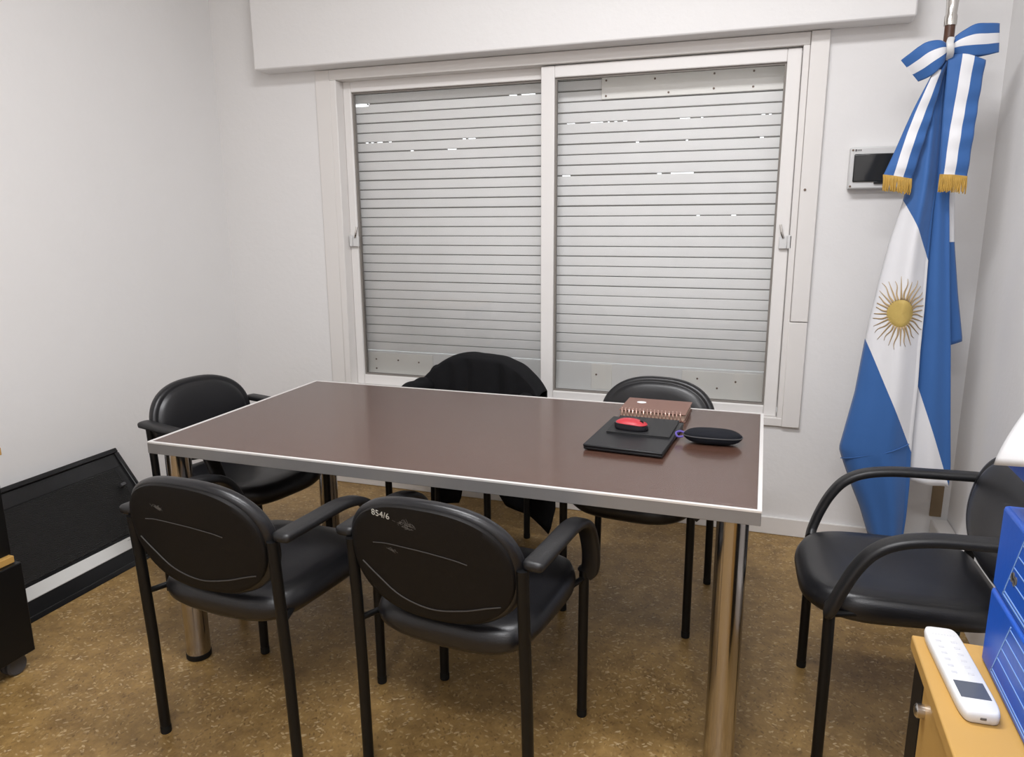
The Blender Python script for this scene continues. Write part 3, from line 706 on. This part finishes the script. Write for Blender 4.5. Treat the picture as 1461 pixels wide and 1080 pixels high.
# ------------------------------------------------------------------ black trolley with wooden shelves at left edge
tr = tag(empty('trolley', (-2.40, 1.22, 0)), 'black trolley with light wood shelves on castors at left edge', 'trolley')
o = Vector((2.40, -1.22, 0))
def tbox(name, m, *bs, bevel=.002, parent=None):
    return boxes(name, m, parent or tr, *[(a+2.40, b+2.40, c-1.22, d-1.22, e_, f) for a, b, c, d, e_, f in bs], bevel=bevel)
tbox('top_shelf', WOODM, (-2.66, -2.132, .96, 1.503, .708, .732))
tbox('middle_shelf', WOODM, (-2.66, -2.128, .96, 1.487, .368, .390))
tbox('side_panel', STEEL, (-2.165, -2.145, .98, 1.492, .391, .707))
tbox('side_panel', STEEL, (-2.65, -2.63, .98, 1.492, .391, .707))
tbox('lower_cabinet', STEEL, (-2.655, -2.112, .97, 1.497, .066, .367), bevel=.004)
for cx, cy in ((-2.158, 1.452), (-2.158, 1.02), (-2.60, 1.452), (-2.60, 1.02)):
    bm = new()
    for s in (-1, 1):
        b2 = new(); lathe(b2, [(.006, -.009), (.028, -.009), (.0325, -.004), (.0325, .004), (.028, .009), (.006, .009)], segs=24)
        bmesh.ops.rotate(b2, verts=b2.verts, matrix=Matrix.Rotation(pi/2, 3, 'Y')); bmesh.ops.translate(b2, verts=b2.verts, vec=(cx+2.40+s*.012, cy-1.22, .0325))
        me = bpy.data.meshes.new('x'); b2.to_mesh(me); b2.free(); bm.from_mesh(me); bpy.data.meshes.remove(me)
    ct = obj('castor', bm, CASTOR, tr); tbox('castor_fork', STEEL, (cx-.004, cx+.004, cy-.018, cy+.018, .03, .062), parent=ct)

# ------------------------------------------------------------------ wooden cabinet bottom right, with remote, boxes and papers
DZ = .72
dk = tag(empty('office_cabinet', (.53, .75, 0)), 'light wood topped office cabinet with black carcass in bottom right corner', 'cabinet')
def dbox(name, m, *bs, bevel=.002, parent=None, label=None):
    return boxes(name, m, parent or dk, *[(a-.53, b-.53, c-.75, d-.75, e_, f) for a, b, c, d, e_, f in bs], bevel=bevel, label=label)
dbox('cabinet_top', WOODM, (.268, .715, .25, 1.245, DZ-.024, DZ), bevel=.003)
dbox('carcass', STEEL, (.276, .705, 1.168, 1.235, 0, DZ-.0245), (.285, .705, .26, .30, 0, DZ-.0245), (.68, .705, .30, 1.168, 0, DZ-.0245), (.30, .68, .30, 1.168, .02, .05))
dr = dbox('door', WOODM, (.276, .294, .31, 1.164, .03, DZ-.027))
bm = new(); lathe(bm, [(.011, 0), (.011, .010), (.008, .013), (.003, .0135)], segs=18); bmesh.ops.rotate(bm, verts=bm.verts, matrix=Matrix.Rotation(-pi/2, 3, 'Y')); bmesh.ops.translate(bm, verts=bm.verts, vec=(.276-.53, 1.145-.75, .648)); obj('lock', bm, NICKEL, dr, label='metal lock cylinder')
# air conditioner remote
rm = tag(empty('remote_control', (.3125, 1.138, DZ), radians(3)), 'white air conditioner remote control lying beside the blue boxes', 'remote control')
bm = new(); rings = []
def rr(hw, hl, z, ex=7):
    out = []
    for i in range(48):
        a = 2*pi*i/48; c, s = cos(a), sin(a); out.append((math.copysign(abs(c)**(2/ex), c)*hw, math.copysign(abs(s)**(2/ex), s)*hl, z))
    return out
ring_loft(bm, [rr(.0225, .108, 0), rr(.0245, .111, .003), rr(.0255, .112, .012), rr(.0245, .1105, .0175), rr(.0225, .108, .019)]); obj('body', bm, WHITEP, rm, angle=60)
boxes('screen', LCD, rm, (-.019, .019, -.080, -.040, .0185, .0196), bevel=.0005, label='dark screen')
for i in range(6):
    for j, x in enumerate((-.012, .010)): boxes('key', KEYS, rm, (x-.004, x+.004, -.022+i*.017, -.0165+i*.017, .0186, .0198), bevel=.0008)
boxes('maker_mark', KEYS, rm, *[(-.016+i*.0042, -.0132+i*.0042, .085, .0872, .0188, .0192) for i in range(8)], bevel=0)
boxes('sensor', SCUFF, rm, (-.004, .004, -.1125, -.1105, .008, .012), bevel=.001)
# archive boxes
def archive(name, z0, z1, dx, label):
    b = tag(empty(name, (.357+dx, 1.203, z0)), label, 'box', 'blue archive boxes on the cabinet')
    h = z1-z0
    boxes('body', BLUEP, b, (0, .33, -.36, 0, 0, h-.001), bevel=.006)
    bm = new()
    def ln(y0, za, y1, zb, w=.0011):
        a, c = Vector((0, y0, za)), Vector((0, y1, zb)); d = (c-a).normalized(); n = Vector((0, -d.z, d.y))*w
        p = [a-n, c-n, c+n, a+n]; r1 = [Vector((-.0006, q.y, q.z)) for q in p]; r2_ = [Vector((.0006, q.y, q.z)) for q in p]; ring_loft(bm, [r1, r2_])
    for k, (ya, za, yb, zb) in enumerate(((-.052, .012, -.105, h-.012), (-.050, .012, -.34, .012), (-.054, .018, -.34, .018))): ln(ya, za, yb, zb, .0012)
    for z in (.045, .066, .087, .108):
        t = (z-.012)/(h-.024); ln(-.052-.053*t, z, -.20-.053*t, z, .0008)
    obj('printed_lines', bm, BLUELINE, b, smooth=False, label='pale printed frame and lines')
    return b
archive('archive_box', DZ, .845, 0, 'blue plastic archive box standing directly on the wooden cabinet top')
ab = archive('archive_box', .8455, .976, .001, 'blue plastic archive box stacked on top of the other blue box')
bm = new()
for y, z, r in ((-.078, .050, .007), (-.083, .054, .006), (-.088, .047, .006), (-.094, .052, .006)): 
    ring_loft(bm, [[(x, y-.004*cos(2*pi*k/12)*1.3, z+r*sin(2*pi*k/12)) for k in range(12)] for x in (-.0008, .0004)])
obj('printed_mark', bm, SCUFF, ab)
# folder and papers on top of the boxes
bf = tag(empty('ring_binder', (.352, 1.20, 1.035)), 'blue wedge shaped ring binder tilted on top of the stacked blue boxes', 'binder')
def wedge(name, m, x0, x1, y0, y1, lo0, hi0, lo1, hi1, bevel=.004):
    bm = new(); ring_loft(bm, [[(x0, y, lo), (x1, y, lo), (x1, y, hi), (x0, y, hi)] for y, lo, hi in ((y0, lo0, hi0), (y1, lo1, hi1))])
    bmesh.ops.rotate(bm, verts=bm.verts, matrix=Matrix.Rotation(radians(11.2), 3, 'Y')); return obj(name, bm, m, bf, bevel=bevel)
wedge('cover', BLUEP, 0, .31, 0, -.30, .002, .006, .004, .090)
wedge('page_block', PAPER, .012, .306, -.02, -.296, .004, .008, .009, .084, .001)
pw = tag(empty('paper_sheets', (.338, 1.20, 1.030)), 'white paper sheets propped on the blue binder at right edge', 'paper')
for k in range(3):
    bm = new()
    def sheet(u, v, k=k):
        return (.085*u**1.35+.0015*k-.01*v+.006*v*v, -.28*v, .005+.185*u*(1-.12*v)+.085*v*(1-.3*u)+.003*sin(4*v+2*u)*u)
    grid(bm, sheet, 16, 14); obj('sheet', bm, PAPER, pw, solid=.0006)
